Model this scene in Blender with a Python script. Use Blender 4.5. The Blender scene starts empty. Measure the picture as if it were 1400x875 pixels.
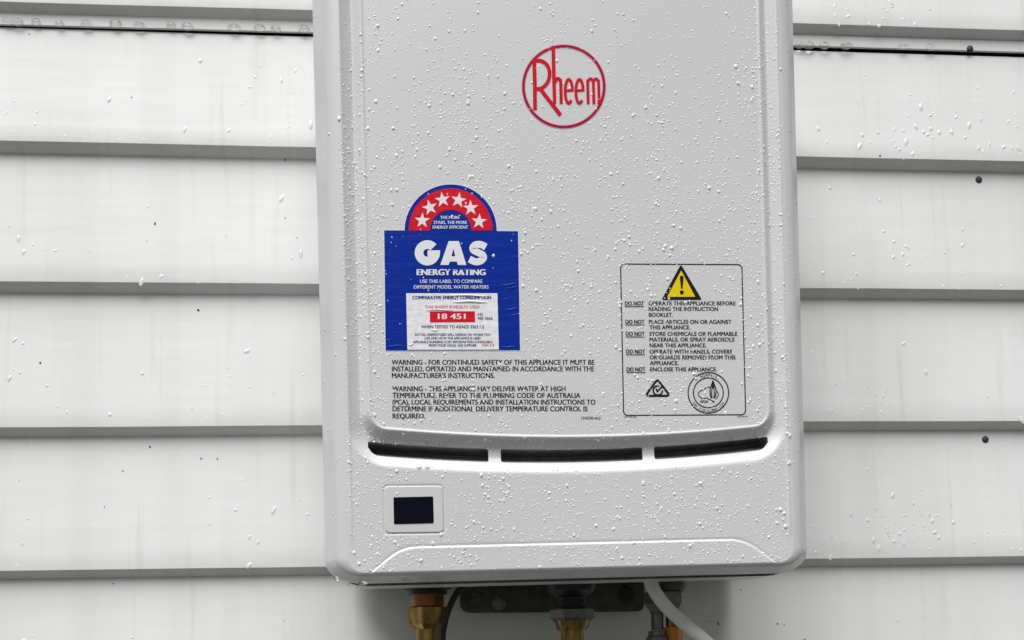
import bpy, bmesh, math, random
import numpy as np
from mathutils import Vector, Matrix
random.seed(7); rng = np.random.default_rng(11)
scene = bpy.context.scene
col = scene.collection

# ------------------------------------------------------------------ camera
F = 1400.0                      # focal length in photo pixels (photo is 1400 x 875, the upper part of a portrait frame)
PX0, PY0 = 700.0, 894.0         # optical axis in the photo
YAW, ROLL, PITCH = 0.0862, -0.0246, 0.0063
DEPTH = 0.200                   # heater front stands this far off the wall
DIST = 0.748                    # camera to heater front
CZ = 1.15
cR, sR, cP, sP, cY, sY = math.cos(ROLL), math.sin(ROLL), math.cos(PITCH), math.sin(PITCH), math.cos(YAW), math.sin(YAW)
def turn(v):
    a, y, b = v
    a, b = cR*a - sR*b, sR*a + cR*b
    y, b = cP*y - sP*b, sP*y + cP*b
    return (cY*a + sY*y, -sY*a + cY*y, b)
def ray(px, py): return turn(((px-PX0)/F, 1.0, -(py-PY0)/F))
_d = ray(766, 790)
CAM = Vector((-_d[0]/_d[1]*DIST, -(DEPTH+DIST), CZ))
def at(px, py, Y):
    """point of the plane at world depth Y seen at a photo pixel"""
    d = ray(px, py); t = (Y-CAM.y)/d[1]
    return Vector((CAM.x+d[0]*t, Y, CAM.z+d[2]*t))
cd = bpy.data.cameras.new('camera'); cam = bpy.data.objects.new('camera', cd); col.objects.link(cam)
r_, f_, u_ = Vector(turn((1,0,0))), Vector(turn((0,1,0))), Vector(turn((0,0,1)))
M = Matrix.Identity(4)
for i in range(3): M[i][0], M[i][1], M[i][2], M[i][3] = r_[i], u_[i], -f_[i], CAM[i]
cam.matrix_world = M
cd.sensor_fit = 'HORIZONTAL'; cd.sensor_width = 36; cd.lens = 36*F/1400
cd.shift_y = (PY0-437.5)/1400; cd.shift_x = 0; cd.clip_start = .01; cd.clip_end = 500
scene.camera = cam
scene.render.resolution_x, scene.render.resolution_y = 1024, 640

# ------------------------------------------------------------------ light: bright overcast, strongest from above left
SUN_EL, SUN_AZ = math.radians(62), math.radians(-21)      # azimuth: from behind the camera, to its left
world = bpy.data.worlds.new('World'); scene.world = world; world.use_nodes = True
nt = world.node_tree; nt.nodes.clear()
sky = nt.nodes.new('ShaderNodeTexSky'); sky.sky_type = 'NISHITA'; sky.sun_disc = False
sky.sun_elevation = SUN_EL; sky.sun_rotation = math.pi + SUN_AZ*-1; sky.air_density = 0.6; sky.dust_density = 1.0
hs = nt.nodes.new('ShaderNodeHueSaturation'); hs.inputs['Saturation'].default_value = .12
bg = nt.nodes.new('ShaderNodeBackground'); bg.inputs['Strength'].default_value = .05
wo = nt.nodes.new('ShaderNodeOutputWorld')
nt.links.new(sky.outputs[0], hs.inputs['Color']); nt.links.new(hs.outputs[0], bg.inputs[0]); nt.links.new(bg.outputs[0], wo.inputs[0])
sl = bpy.data.lights.new('sun', 'SUN'); sl.energy = 4.5; sl.angle = math.radians(55); sl.color = (1, .995, .985)
so = bpy.data.objects.new('sun', sl); col.objects.link(so)
sdir = Vector((math.sin(SUN_AZ)*math.cos(SUN_EL), -math.cos(SUN_AZ)*math.cos(SUN_EL), math.sin(SUN_EL)))   # towards the sun
so.rotation_euler = sdir.to_track_quat('Z', 'Y').to_euler()
vs = scene.view_settings; vs.view_transform = 'Standard'; vs.look = 'None'; vs.gamma = 1; vs.use_curve_mapping = False
vs.exposure = 0.10

# ------------------------------------------------------------------ materials
class NT:
    def __init__(s, name):
        s.m = bpy.data.materials.new(name); s.m.use_nodes = True; s.t = s.m.node_tree
        s.p = s.t.nodes['Principled BSDF']
    def n(s, typ, **kw):
        nd = s.t.nodes.new(typ)
        for k, v in kw.items():
            if k in nd.inputs: nd.inputs[k].default_value = v
            else: setattr(nd, k, v)
        return nd
    def l(s, a, b): s.t.links.new(a, b)
    def coords(s, scale, kind='Object'):
        tc = s.n('ShaderNodeTexCoord'); mp = s.n('ShaderNodeMapping'); mp.inputs['Scale'].default_value = scale
        s.l(tc.outputs[kind], mp.inputs['Vector']); return mp.outputs[0]
    def noise(s, vec, scale, detail=3, rough=.5):
        n = s.n('ShaderNodeTexNoise'); n.inputs['Scale'].default_value = scale; n.inputs['Detail'].default_value = detail
        n.inputs['Roughness'].default_value = rough; s.l(vec, n.inputs['Vector']); return n.outputs[0]
    def ramp(s, fac, a, b, ca, cb):
        r = s.n('ShaderNodeValToRGB'); e = r.color_ramp.elements
        e[0].position, e[1].position = a, b; e[0].color = (*ca, 1); e[1].color = (*cb, 1); s.l(fac, r.inputs[0]); return r.outputs[0]
    def mul(s, a, b, fac=1.0):
        m = s.n('ShaderNodeMix', data_type='RGBA', blend_type='MULTIPLY'); m.inputs[0].default_value = fac
        s.l(a, m.inputs[6]); s.l(b, m.inputs[7]); return m.outputs[2]
    def bump(s, h, strength, dist):
        b = s.n('ShaderNodeBump'); b.inputs['Strength'].default_value = strength; b.inputs['Distance'].default_value = dist
        s.l(h, b.inputs['Height']); s.l(b.outputs[0], s.p.inputs['Normal']); return b
    def base(s, c): s.p.inputs['Base Color'].default_value = (*c, 1)
def simple(name, c, rough=.5, metal=0.0, spec=None, noise=0.0, nscale=200):
    m = NT(name); m.base(c); m.p.inputs['Roughness'].default_value = rough; m.p.inputs['Metallic'].default_value = metal
    m.p.inputs['Specular IOR Level'].default_value = spec if spec is not None else (.1 if name[:3] in ('ink', 'log') else .5)
    if noise:
        v = m.coords((1,1,1)); n = m.noise(v, nscale, 4)
        m.l(m.ramp(n, .3, .7, tuple(x*(1-noise) for x in c), tuple(min(1, x*(1+noise)) for x in c)), m.p.inputs['Base Color'])
    return m.m

def wall_paint():
    m = NT('wall_paint'); p = m.p
    v1 = m.coords((24, 1, 1.6)); n1 = m.noise(v1, 1.0, 5, .55)                # rain run streaks
    v2 = m.coords((5, 5, 5)); n2 = m.noise(v2, 1.0, 4)
    v3 = m.coords((95, 20, 4.5)); n3 = m.noise(v3, 1.0, 2)
    a = m.ramp(n1, .28, .55, (.735,.748,.738), (.785,.797,.79))
    b = m.ramp(n2, .3, .7, (.93,.93,.915), (1,1,1))
    c = m.ramp(n3, .26, .40, (.915,.915,.89), (1,1,1))
    m.l(m.mul(m.mul(a, b), c), p.inputs['Base Color'])
    p.inputs['Roughness'].default_value = .42; p.inputs['Specular IOR Level'].default_value = .4
    v4 = m.coords((3, 1, 18)); n4 = m.noise(v4, 1.6, 3)
    m.bump(n4, .06, .01)
    return m.m
def heater_paint():
    m = NT('heater_paint'); p = m.p
    v = m.coords((1,1,1)); n = m.noise(v, 9, 3)
    m.l(m.ramp(n, .3, .7, (.625,.632,.642), (.65,.655,.662)), p.inputs['Base Color'])
    p.inputs['Roughness'].default_value = .30; p.inputs['Specular IOR Level'].default_value = .5
    a = m.noise(v, 700, 2); m.bump(a, .10, .0006)
    return m.m
def label_film(name, c, streak):
    m = NT(name); p = m.p
    v = m.coords((25, 1, 170)); n = m.noise(v, 1.0, 4, .65)
    v2 = m.coords((1,1,1)); n2 = m.noise(v2, 300, 2)
    m.l(m.ramp(n2, .25, .75, tuple(x*.9 for x in c), tuple(min(1,x*1.08) for x in c)), p.inputs['Base Color'])
    p.inputs['Roughness'].default_value = .28; p.inputs['Specular IOR Level'].default_value = .12
    m.bump(n, streak, .0012)
    return m.m
def water():
    m = NT('water'); p = m.p; m.base((1,1,1))
    p.inputs['Transmission Weight'].default_value = 1.0; p.inputs['Roughness'].default_value = .02; p.inputs['IOR'].default_value = 1.33
    return m.m
def bead(name='water_bead', lit_white=.78):
    """small rain bead: white colour stands in for light gathered by a clear drop, mirror skin"""
    m = NT(name); out = [n for n in m.t.nodes if n.type == 'OUTPUT_MATERIAL'][0]
    tr = m.n('ShaderNodeBsdfTransparent'); di = m.n('ShaderNodeBsdfDiffuse'); di.inputs[0].default_value = (1,1,1,1)
    gl = m.n('ShaderNodeBsdfGlossy'); gl.inputs['Roughness'].default_value = .06; fr = m.n('ShaderNodeFresnel'); fr.inputs['IOR'].default_value = 1.5
    m1 = m.n('ShaderNodeMixShader'); m1.inputs[0].default_value = lit_white; m2 = m.n('ShaderNodeMixShader')  # white share paints in the brightness a clear drop gets by focusing light
    tl = m.n('ShaderNodeBsdfTranslucent'); tl.inputs[0].default_value = (1,1,1,1); m0 = m.n('ShaderNodeMixShader'); m0.inputs[0].default_value = .08
    m.l(di.outputs[0], m0.inputs[1]); m.l(tl.outputs[0], m0.inputs[2])
    m.l(tr.outputs[0], m1.inputs[1]); m.l(m0.outputs[0], m1.inputs[2]); m.l(fr.outputs[0], m2.inputs[0])
    m.l(m1.outputs[0], m2.inputs[1]); m.l(gl.outputs[0], m2.inputs[2]); m.l(m2.outputs[0], out.inputs[0]); m.t.nodes.remove(m.p)
    return m.m
def brass():
    m = NT('brass'); p = m.p; p.inputs['Metallic'].default_value = 1.0
    v = m.coords((1,1,.3)); n = m.noise(v, 120, 5, .6)
    m.l(m.ramp(n, .3, .72, (.11,.065,.02), (.46,.31,.10)), p.inputs['Base Color'])
    m.l(m.ramp(n, .3, .7, (.5,.5,.5), (.22,.22,.22)), p.inputs['Roughness'])
    return m.m
MAT = dict(
    wall=wall_paint(), heater=heater_paint(), water=water(), bead=bead(), thin=bead('water_film_bead', .76), brass=brass(),
    blue=label_film('label_blue', (.003,.028,.31), .35), lwhite=label_film('label_white', (.82,.82,.85), .30),
    red=label_film('label_red', (.66,.012,.028), .25), navy=simple('ink_navy', (.015,.025,.16), .35),
    inkred=simple('ink_red', (.62,.08,.12), .4), pwhite=simple('ink_white', (.80,.80,.83), .35),
    logo=simple('logo_red', (.62,.006,.022), .35, noise=.15, nscale=250), logo_dark=simple('logo_crimson', (.36,.006,.045), .35, noise=.15, nscale=250),
    halo=simple('logo_edge_pink', (.72,.36,.40), .4), black=simple('ink_black', (.014,.014,.017), .4), yellow=simple('ink_yellow', (.80,.60,.008), .35),
    screen=simple('screen_glass', (.002,.0025,.009), .1, spec=.15), bezel=simple('bezel_plastic', (.63,.637,.645), .32),
    dark=simple('dark_steel', (.60,.61,.60), .5, .0, noise=.2, nscale=90), void=simple('black_plastic', (.012,.012,.014), .45),
    galv=simple('galvanised_steel', (.17,.18,.175), .42, .9, noise=.18, nscale=160), orange=simple('orange_plastic', (.62,.24,.012), .45, noise=.1),
    hose=simple('hose_plastic', (.82,.82,.79), .35), cable=simple('cable_rubber', (.012,.012,.013), .5),
    plate=simple('plate_steel', (.07,.073,.063), .5, .3, noise=.25, nscale=70), nickel=simple('nickel_plated', (.13,.125,.115), .36, .9, noise=.15), copper=simple('copper', (.30,.13,.045), .3, 1.0, noise=.2),
    screw=simple('screw_paint', (.035,.038,.036), .55, noise=.3, nscale=400), debris=simple('debris', (.018,.016,.012), .8),
    ground=simple('grass_ground', (.045,.048,.036), .9, noise=.4, nscale=6), backing=simple('building_paper', (.015,.015,.014), .9),
)
# ------------------------------------------------------------------ helpers
def mesh_obj(name, verts, faces, mat, parent=None, smooth=False, sharp=None):
    me = bpy.data.meshes.new(name); me.from_pydata([tuple(v) for v in verts], [], [tuple(f) for f in faces])
    if smooth:
        me.polygons.foreach_set('use_smooth', [True]*len(me.polygons))
        if sharp is not None: me.set_sharp_from_angle(angle=math.radians(sharp))
    me.materials.append(mat if not isinstance(mat, str) else MAT[mat]); me.update()
    o = bpy.data.objects.new(name, me); col.objects.link(o)
    if parent: o.parent = parent
    return o
def empty(name, loc, label=None, cat=None, group=None):
    o = bpy.data.objects.new(name, None); col.objects.link(o); o.location = loc; o.empty_display_size = .02
    if label: tag(o, label, cat, group)
    return o
def tag(o, label, cat=None, group=None, kind=None):
    o['label'] = label
    if cat: o['category'] = cat
    if group: o['group'] = group
    if kind: o['kind'] = kind
    return o
class G:
    """collects polygons"""
    def __init__(s): s.v = []; s.f = []
    def add(s, vs, fs):
        b = len(s.v); s.v += [tuple(v) for v in vs]; s.f += [tuple(i+b for i in f) for f in fs]
    def box(s, x0, x1, y0, y1, z0, z1):
        s.add([(x0,y0,z0),(x1,y0,z0),(x1,y1,z0),(x0,y1,z0),(x0,y0,z1),(x1,y0,z1),(x1,y1,z1),(x0,y1,z1)],
              [(3,2,1,0),(4,5,6,7),(0,1,5,4),(1,2,6,5),(2,3,7,6),(3,0,4,7)])
    def lathe(s, prof, c, seg=32, ang0=0.0, caps=True):
        """prof: list of (radius, z) from top to bottom, axis vertical through c"""
        vs = []; n = len(prof)
        for r, z in prof:
            for k in range(seg):
                a = ang0 + 2*math.pi*k/seg; vs.append((c[0]+r*math.cos(a), c[1]+r*math.sin(a), c[2]+z))
        fs = []
        for i in range(n-1):
            for k in range(seg):
                k2 = (k+1) % seg; fs.append((i*seg+k, (i+1)*seg+k, (i+1)*seg+k2, i*seg+k2))
        if caps: fs.append(tuple(range(seg))); fs.append(tuple(reversed(range((n-1)*seg, n*seg))))
        s.add(vs, fs)
    def tube(s, pts, r, seg=14):
        pts = [Vector(p) for p in pts]; vs = []; n = len(pts)
        ref = Vector((0,1,0))
        for i, p in enumerate(pts):
            t = (pts[min(i+1,n-1)]-pts[max(i-1,0)]).normalized()
            u = ref.cross(t)
            if u.length < 1e-4: u = Vector((1,0,0)).cross(t)
            u.normalize(); w = t.cross(u)
            for k in range(seg):
                a = 2*math.pi*k/seg; vs.append(p+u*r*math.cos(a)+w*r*math.sin(a))
        fs = [(i*seg+k, i*seg+(k+1)%seg, (i+1)*seg+(k+1)%seg, (i+1)*seg+k) for i in range(n-1) for k in range(seg)]
        fs += [tuple(reversed(range(seg))), tuple(range((n-1)*seg, n*seg))]
        s.add(vs, fs)
    def build(s, name, mat, parent=None, smooth=False, sharp=35): return mesh_obj(name, s.v, s.f, mat, parent, smooth, sharp)
def spline(pts, sub=8, closed=False):
    pts = [tuple(p) for p in pts]; n = len(pts); out = []
    for i in range(n if closed else n-1):
        p = [pts[(i+k-1) % n] if closed else pts[min(max(i+k-1,0),n-1)] for k in range(4)]
        for j in range(sub):
            t = j/sub
            out.append(tuple(.5*((2*b)+(-a+c)*t+(2*a-5*b+4*c-d)*t*t+(-a+3*b-3*c+d)*t**3) for a,b,c,d in zip(*p)))
    if not closed: out.append(pts[-1])
    return out

# ------------------------------------------------------------------ ground
g = G(); R_ = 150
g.add([(-R_,-R_,0),(R_,-R_,0),(R_,R_,0),(-R_,R_,0)], [(0,1,2,3)])
gr = g.build('ground', 'ground'); gr['kind'] = 'structure'; gr['label'] = 'grass covered ground at the foot of the wall'

# ------------------------------------------------------------------ weatherboard wall
LIP_D, LIP_H = .0115, .0062       # how far a board stands proud at its lower edge, height of its bevelled underside
lines = [[(0,1.5),(426,15),(1085,35),(1400,41)], [(0,192),(429,201),(1092,216.5),(1400,220)], [(0,387),(433,391),(1098,396),(1400,396)],
         [(0,584),(436,583),(1104,578),(1400,576)], [(0,783),(443,774),(1104,766),(1400,760)]]
edge = [sum(at(x, y, -LIP_D).z for x, y in L)/4 for L in lines]
step = (edge[0]-edge[4])/4
edges = [edge[0]+step*k for k in (3,2,1)] + edge + [edge[4]-step*k for k in range(1,8)]
edges = [z for z in edges if z > .05]
wall = empty('weatherboard_wall', (0, 0, 0), 'pale grey-white painted lapped weatherboard wall behind the water heater, wet with rain', 'wall')
XL, XR = -1.35, 1.45
strip_i = edges.index(edge[0])
def board(zb, ztop, ytop):
    """one lapped board: leaning face, rounded drip edge, bevelled underside"""
    prof = [(ytop+.006, ztop), (ytop, ztop)]
    n = 7
    for k in range(1, n+1):
        t = k/n; prof.append((ytop+(-LIP_D-ytop)*t, ztop+(zb+.0012-ztop)*t))
    prof += [(-LIP_D+.0001, zb+.0005), (-LIP_D+.0006, zb), (-LIP_D*.30, zb-LIP_H*.86), (-LIP_D*.12, zb-LIP_H), (.006, zb-LIP_H)]
    nx = 40; vs = []; fs = []; m = len(prof)
    ph = random.random()*6
    for i in range(nx+1):
        x = XL+(XR-XL)*i/nx; w = .0010*math.sin(x*2.3+ph)+.0004*math.sin(x*7+ph*2)+.00012*math.sin(x*23+ph*3)
        for (y, z) in prof: vs.append((x, y, z+w))
    for i in range(nx):
        for j in range(m-1): fs.append((i*m+j, i*m+j+1, (i+1)*m+j+1, (i+1)*m+j))
        fs.append((i*m+m-1, i*m, (i+1)*m, (i+1)*m+m-1))
    fs.append(tuple(range(m))); fs.append(tuple(reversed(range(nx*m, nx*m+m))))
    return mesh_obj('weatherboard', vs, fs, 'wall', wall, True, 28)
strip_z = at(700, 51, -.004).z - .0015      # bottom of the joint strip under the top board
boards = []
for i, zb in enumerate(edges):
    above = edges[i-1] if i else zb+step
    if i == strip_i+1: boards.append(board(zb, strip_z-.0018, -.0018))
    else: boards.append(board(zb, above+.004, -.0005))
# the joint strip: a flat cover strip whose lower edge stands off the board below
nx = 40; vs = []; fs = []
pr = [(-.0022, edge[0]-LIP_H+.001), (-.0042, edge[0]-LIP_H+.001), (-.0046, strip_z+.0006), (-.0040, strip_z), (-.0028, strip_z)]
for i in range(nx+1):
    x = XL+(XR-XL)*i/nx; w = .0006*math.sin(x*3+1)
    vs += [(x, y, z+w*(.3 if k in (0,1) else 1)) for k, (y, z) in enumerate(pr)]
m_ = len(pr)
for i in range(nx):
    for j in range(m_): fs.append((i*m_+j, i*m_+(j+1)%m_, (i+1)*m_+(j+1)%m_, (i+1)*m_+j))
js = mesh_obj('joint_strip', vs, fs, 'wall', wall, True, 28); js['label'] = 'narrow pale joint strip under the topmost visible board edge'
g = G(); g.box(XL, XR, .006, .02, .0, edges[0]+step+.05)
g.build('wall_lining', 'backing', wall)
def face_y(x, z):
    """outer face of the wall at height z -> (Y, board index)"""
    for i, zb in enumerate(edges):
        if z >= zb:
            top = (edges[i-1]+.004) if i else zb+step
            yt = -.0005
            if i == strip_i+1: top = strip_z-.0018; yt = -.0018
            t = min(1, (z-zb)/(top-zb)); return -LIP_D+(yt+LIP_D)*t, i
    return -LIP_D, len(edges)-1
def on_wall(px, py):
    p = at(px, py, -.006)
    for _ in range(3): p = at(px, py, face_y(p.x, p.z)[0])
    return p, face_y(p.x, p.z)[1]
for (px, py, r) in [(1326,67,.0034), (1338,246,.0034), (1347,601,.0034)]:
    p, bi = on_wall(px, py)
    if py == 67: p = at(px, py, -.0044)
    g = G(); prof = [(.0, -.0016), (r*.5, -.0015), (r*.85, -.0010), (r, -.0003), (r, .001)]
    vs = []; seg = 20
    for rr, y in prof:
        for k in range(seg): vs.append((p.x+rr*math.cos(2*math.pi*k/seg), p.y+y, p.z+rr*math.sin(2*math.pi*k/seg)))
    fs = [(i*seg+k, i*seg+(k+1)%seg, (i+1)*seg+(k+1)%seg, (i+1)*seg+k) for i in range(4) for k in range(seg)]
    mesh_obj('screw', vs, fs, 'screw', js if py == 67 else boards[bi], True, 40)

# ------------------------------------------------------------------ water heater
ROOTZ = at(766, 790, -DEPTH).z
heater = empty('water_heater', (0, 0, ROOTZ), 'light grey wall mounted gas water heater with printed labels, covered in raindrops', 'water heater')
def hp(px, py, dep=0.0):
    """photo pixel -> (x, z) in millimetres on the heater front, dep mm behind it"""
    p = at(px, py, -DEPTH+dep*.001); return p.x*1000, (p.z-ROOTZ)*1000
HTOP = 532.0
def poly2(points):
    q = [hp(*p) for p in points]; x = np.array([a for a, b in q]); z = np.array([b for a, b in q])
    return np.polyfit(x, z, 2)
pl = (hp(489,0)[0]+hp(504,560)[0])/2; prt = (hp(1040,0)[0]+hp(1053,560)[0])/2
ol = (hp(463,0)[0]+hp(474,560)[0])/2; ort = (hp(1061,0)[0]+hp(1075,560)[0])/2
Pb = poly2([(520,589),(600,594.5),(770,600),(900,597),(1040,585)])
Ob = poly2([(520,638),(600,642),(770,647),(900,643),(1030,631)])
St = poly2([(505,601),(600,608),(668,611),(780,611),(880,609),(960,604.5),(1052,594)])
Sb = poly2([(530,623),(600,627),(668,630),(780,631),(880,627),(960,622),(1040,614)])
def rbox(x, z, x0, x1, z0, z1, r4):
    """signed distance to a box whose corners (tl, tr, br, bl) have their own radii"""
    cx, cz, hx, hz = (x0+x1)/2, (z0+z1)/2, (x1-x0)/2, (z1-z0)/2
    dx, dz = x-cx, z-cz
    r = np.where(dz > 0, np.where(dx < 0, r4[0], r4[1]), np.where(dx > 0, r4[2], r4[3]))
    qx, qz = np.abs(dx)-hx+r, np.abs(dz)-hz+r
    return np.minimum(np.maximum(qx, qz), 0)+np.hypot(np.maximum(qx,0), np.maximum(qz,0))-r
def sd_warp(x, z, x0, x1, c, r):
    zb = np.polyval(c, x); return rbox(x, z-zb, x0, x1, 0.0, 2000.0, (0.,0.,r,r))
def sd_pillow(x, z): return sd_warp(x, z, pl, prt, Pb, 13.0)
def sd_outer(x, z): return sd_warp(x, z, ol, ort, Ob, 27.0)
slot_x = [(hp(502.5,605)[0], hp(668.5,620)[0]), (hp(685.5,620)[0], hp(881,618)[0]), (hp(897,618)[0], hp(1053,602)[0])]
slot_r = [(1.2,1.4,1.6,8.2), (1.4,1.4,1.8,1.8), (1.4,1.2,8.2,1.6)]
def sd_slots(x, z):
    zt, zb = np.polyval(St, x), np.polyval(Sb, x)
    zz = (z-zb)/np.maximum(zt-zb, 3.0)*10.0
    return np.minimum.reduce([rbox(x, zz, a, b, 0.0, 10.0, r) for (a, b), r in zip(slot_x, slot_r)])
il = (hp(461,100)[0]+hp(474,700)[0])/2; ir = (hp(1068,100)[0]+hp(1083,700)[0])/2
_bl, _br = hp(520,782), hp(1050,769)
ib = np.array([(_br[1]-_bl[1])/(_br[0]-_bl[0]), 0]); ib[1] = _bl[1]-ib[0]*_bl[0]
OFFX = il-(hp(435,300,27)[0]+hp(439,560,27)[0])/2; OFFZ = 6.8
def sd_inner(x, z): return rbox(x, z-np.polyval(ib, x), il, ir, 0.0, HTOP-6, (12.,12.,11.,11.))
def sstep(t): t = np.clip(t, 0, 1); return t*t*(3-2*t)
def half_plane(p, q):
    (x0,z0),(x1,z1) = hp(*p), hp(*q); L = math.hypot(x1-x0, z1-z0)
    nx, nz = -(z1-z0)/L, (x1-x0)/L
    return lambda x, z: (x-x0)*nx+(z-z0)*nz
tL, tT, tR = half_plane((503,787),(543,755)), half_plane((556,748.8),(1012,738)), half_plane((1020.5,741),(1062,770.5))
def smax(a, b, k): h = np.maximum(k-np.abs(a-b), 0)/k; return np.maximum(a, b)+h*h*k*.25
def sd_trap(x, z): return smax(smax(tL(x,z), tT(x,z), 7.0), tR(x,z), 7.0)
def smin(a, b, k): h = np.maximum(k-np.abs(a-b), 0)/k; return np.minimum(a, b)-h*h*k*.25
def relu(t, k): return np.where(t < -k, 0, np.where(t > k, t, (t+k)**2/(4*k)))
def depth(x, z):
    sp, so_ = sd_pillow(x, z), -sd_outer(x, z)
    gp = relu(sp, 1.2)*.95; go = relu(so_-1.0, 2.2)*.62
    d = smin(gp, go, 2.0); d = np.where((sp < -1.3) | (so_ < -1.5), 0, np.maximum(d, 0)); d = smin(d, 6.5+0*d, 2.0); d = np.maximum(d, 0)
    d = d - .62*np.exp(-((sp+1.5)/.95)**2)                       # fine bead pressed along the panel edge
    d = d - .6*np.exp(-((sd_inner(x, z)+2.6)/1.1)**2)*np.where(np.abs(x-(il+ir)/2) > (ir-il)/2-14, sstep((z-22)/16), 0)   # bead along the side folds
    d = d + .5*np.exp(-(rbox(x, z, bzx0, bzx1, bzz0, bzz1, (3.2,)*4)/.6)**2)          # gap round the display
    t = sd_trap(x, z); d = d - .75*sstep((.5-t)/1.0) + .30*np.exp(-((t-1.0)/.8)**2)
    return d
bzx0, bzz1 = hp(524.4,664.2); bzx1, bzz0 = hp(607.6,728.8)
# height-field grid
zsplit = hp(766, 572)[1]
xs = np.arange(il-1.2, ir+1.8, .9); zs = np.concatenate([np.arange(-8, zsplit, .62), np.arange(zsplit, HTOP-2, 1.5)])
NX, NZ = len(xs), len(zs)
X, Z = np.meshgrid(xs, zs); X = X.ravel().copy(); Z = Z.ravel().copy()
def keep(x, z): return np.maximum(sd_inner(x, z), -sd_slots(x, z))
K = keep(X, Z).reshape(NZ, NX); snap = np.zeros((NZ, NX), bool)
s = K[:, :-1]*K[:, 1:] < 0; c = np.abs(K[:, :-1]) <= np.abs(K[:, 1:]); snap[:, :-1] |= s & c; snap[:, 1:] |= s & ~c
s = K[:-1]*K[1:] < 0; c = np.abs(K[:-1]) <= np.abs(K[1:]); snap[:-1] |= s & c; snap[1:] |= s & ~c
si = np.nonzero(snap.ravel())[0]
for _ in range(4):
    x, z = X[si], Z[si]; e = .02; k0 = keep(x, z)
    gx = (keep(x+e, z)-keep(x-e, z))/(2*e); gz = (keep(x, z+e)-keep(x, z-e))/(2*e); gg = np.maximum(gx*gx+gz*gz, .05)
    X[si] -= np.clip(k0*gx/gg, -.6, .6); Z[si] -= np.clip(k0*gz/gg, -.6, .6)
sign = np.sign(K.ravel()); sign[si] = 0
idx = np.arange(NZ*NX).reshape(NZ, NX)
q = np.stack([idx[:-1,:-1], idx[:-1,1:], idx[1:,1:], idx[1:,:-1]], -1).reshape(-1, 4)
sq = sign[q]; nout = (sq > 0).sum(1); nin = (sq < 0).sum(1)
faces = [tuple(f) for f in q[(nout == 0) & (nin > 0)].tolist()]
for f, sg in zip(q[(nout > 0) & (nin > 0)].tolist(), sq[(nout > 0) & (nin > 0)].tolist()):
    for k in range(4):
        tri = (k, (k+1) % 4, (k+2) % 4)
        if sg[k] == 0 and sg[(k+2) % 4] == 0 and sg[(k+1) % 4] < 0: faces.append(tuple(f[i] for i in tri))
for f in q[(nout == 0) & (nin == 0)].tolist():
    cx, cz = X[f].mean(), Z[f].mean()
    if keep(np.array([cx]), np.array([cz]))[0] < 0: faces.append(tuple(f))
used = np.zeros(NZ*NX, bool)
for f in faces: used[list(f)] = True
remap = np.cumsum(used)-1; ui = np.nonzero(used)[0]
vx, vz = X[ui], Z[ui]; vy = depth(vx, vz)
faces = [tuple(int(remap[i]) for i in f) for f in faces]
front_faces = list(faces)
verts = list(zip((vx*.001).tolist(), ((vy-DEPTH*1000)*.001).tolist(), (vz*.001).tolist()))
ecount = {}
for f in faces:
    for a, b in zip(f, f[1:]+f[:1]):
        k = (a, b) if a < b else (b, a); ecount[k] = None if k in ecount else (a, b)
bedges = [e for e in ecount.values() if e]
bv = sorted({i for e in bedges for i in e}); bx, bz = vx[bv], vz[bv]
is_slot = sd_slots(bx, bz) < 1.0
e = .05; nxg = (sd_inner(bx+e, bz)-sd_inner(bx-e, bz))/(2*e); nzg = (sd_inner(bx, bz+e)-sd_inner(bx, bz-e))/(2*e)
nl = np.hypot(nxg, nzg); nxg /= nl; nzg /= nl
rim_prof = [(.05,.15),(.10,.42),(.18,.95),(.26,1.6),(.33,2.35),(.40,3.3),(.46,4.8),(.56,9.2),(.68,14.0),(.82,18.6),(.91,21.8),(.955,23.6),(.985,25.2),(1.0,27.2),(1.0,34.0),(.985,34.6),(.93,34.8)]
slot_prof = [(0,.35),(0,1.0),(0,2.2)]
flank_faces = []
for which in (0, 1):
    bset = [k for k in range(len(bv)) if bool(is_slot[k]) == bool(which)]
    cur = {bv[k]: bv[k] for k in bset}; ed = [e for e in bedges if e[0] in cur and e[1] in cur]
    for si_, (lat, dp) in enumerate(slot_prof if which else rim_prof):
        new = {}
        for k in bset:
            i = bv[k]
            if which: p = (vx[i], vy[i]+dp, vz[i])
            else:
                offz = OFFZ*lat if nzg[k] < 0 else 6*lat
                p = (vx[i]+nxg[k]*(OFFX+(1.5 if nxg[k] > 0 else 0))*lat, vy[i]*(1-lat)+dp*(1-.45*max(0, -nzg[k])**2.5), vz[i]+nzg[k]*offz)
            new[i] = len(verts); verts.append((p[0]*.001, p[1]*.001-DEPTH, p[2]*.001))
        for a, b in ed:
            f = (b, a); ff = (cur[f[0]], cur[f[1]], new[f[1]], new[f[0]]); faces.append(ff)
            if not which and 1 < si_ < 14: flank_faces.append(ff)
        cur = new
cover = mesh_obj('front_cover', verts, faces, 'heater', heater, True, 50)
cover['label'] = 'pressed light grey metal front cover with raised panel and curved air slots'

# vent throat behind the slots: dark duct whose floor catches some light
g = G(); n = 40; prof = [(2.6, 11.5), (44, 13), (44, 7), (18, 5.2), (9, 3.0), (2.6, -1.2)]
for i in range(n+1):
    x = pl-3+(prt-pl+6)*i/n; zc = np.polyval(Sb, x)
    for dd, dz in prof: g.v.append((x*.001, -DEPTH+(dd+6)*.001, (zc+dz)*.001))
for i in range(n):
    for j in range(len(prof)-1): a = i*len(prof)+j; g.f.append((a, a+1, a+len(prof)+1, a+len(prof)))
g.f.append(tuple(range(len(prof)))); g.f.append(tuple(n*len(prof)+k for k in reversed(range(len(prof)))))
g.build('vent_duct', 'dark', heater, True, 30)

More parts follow.
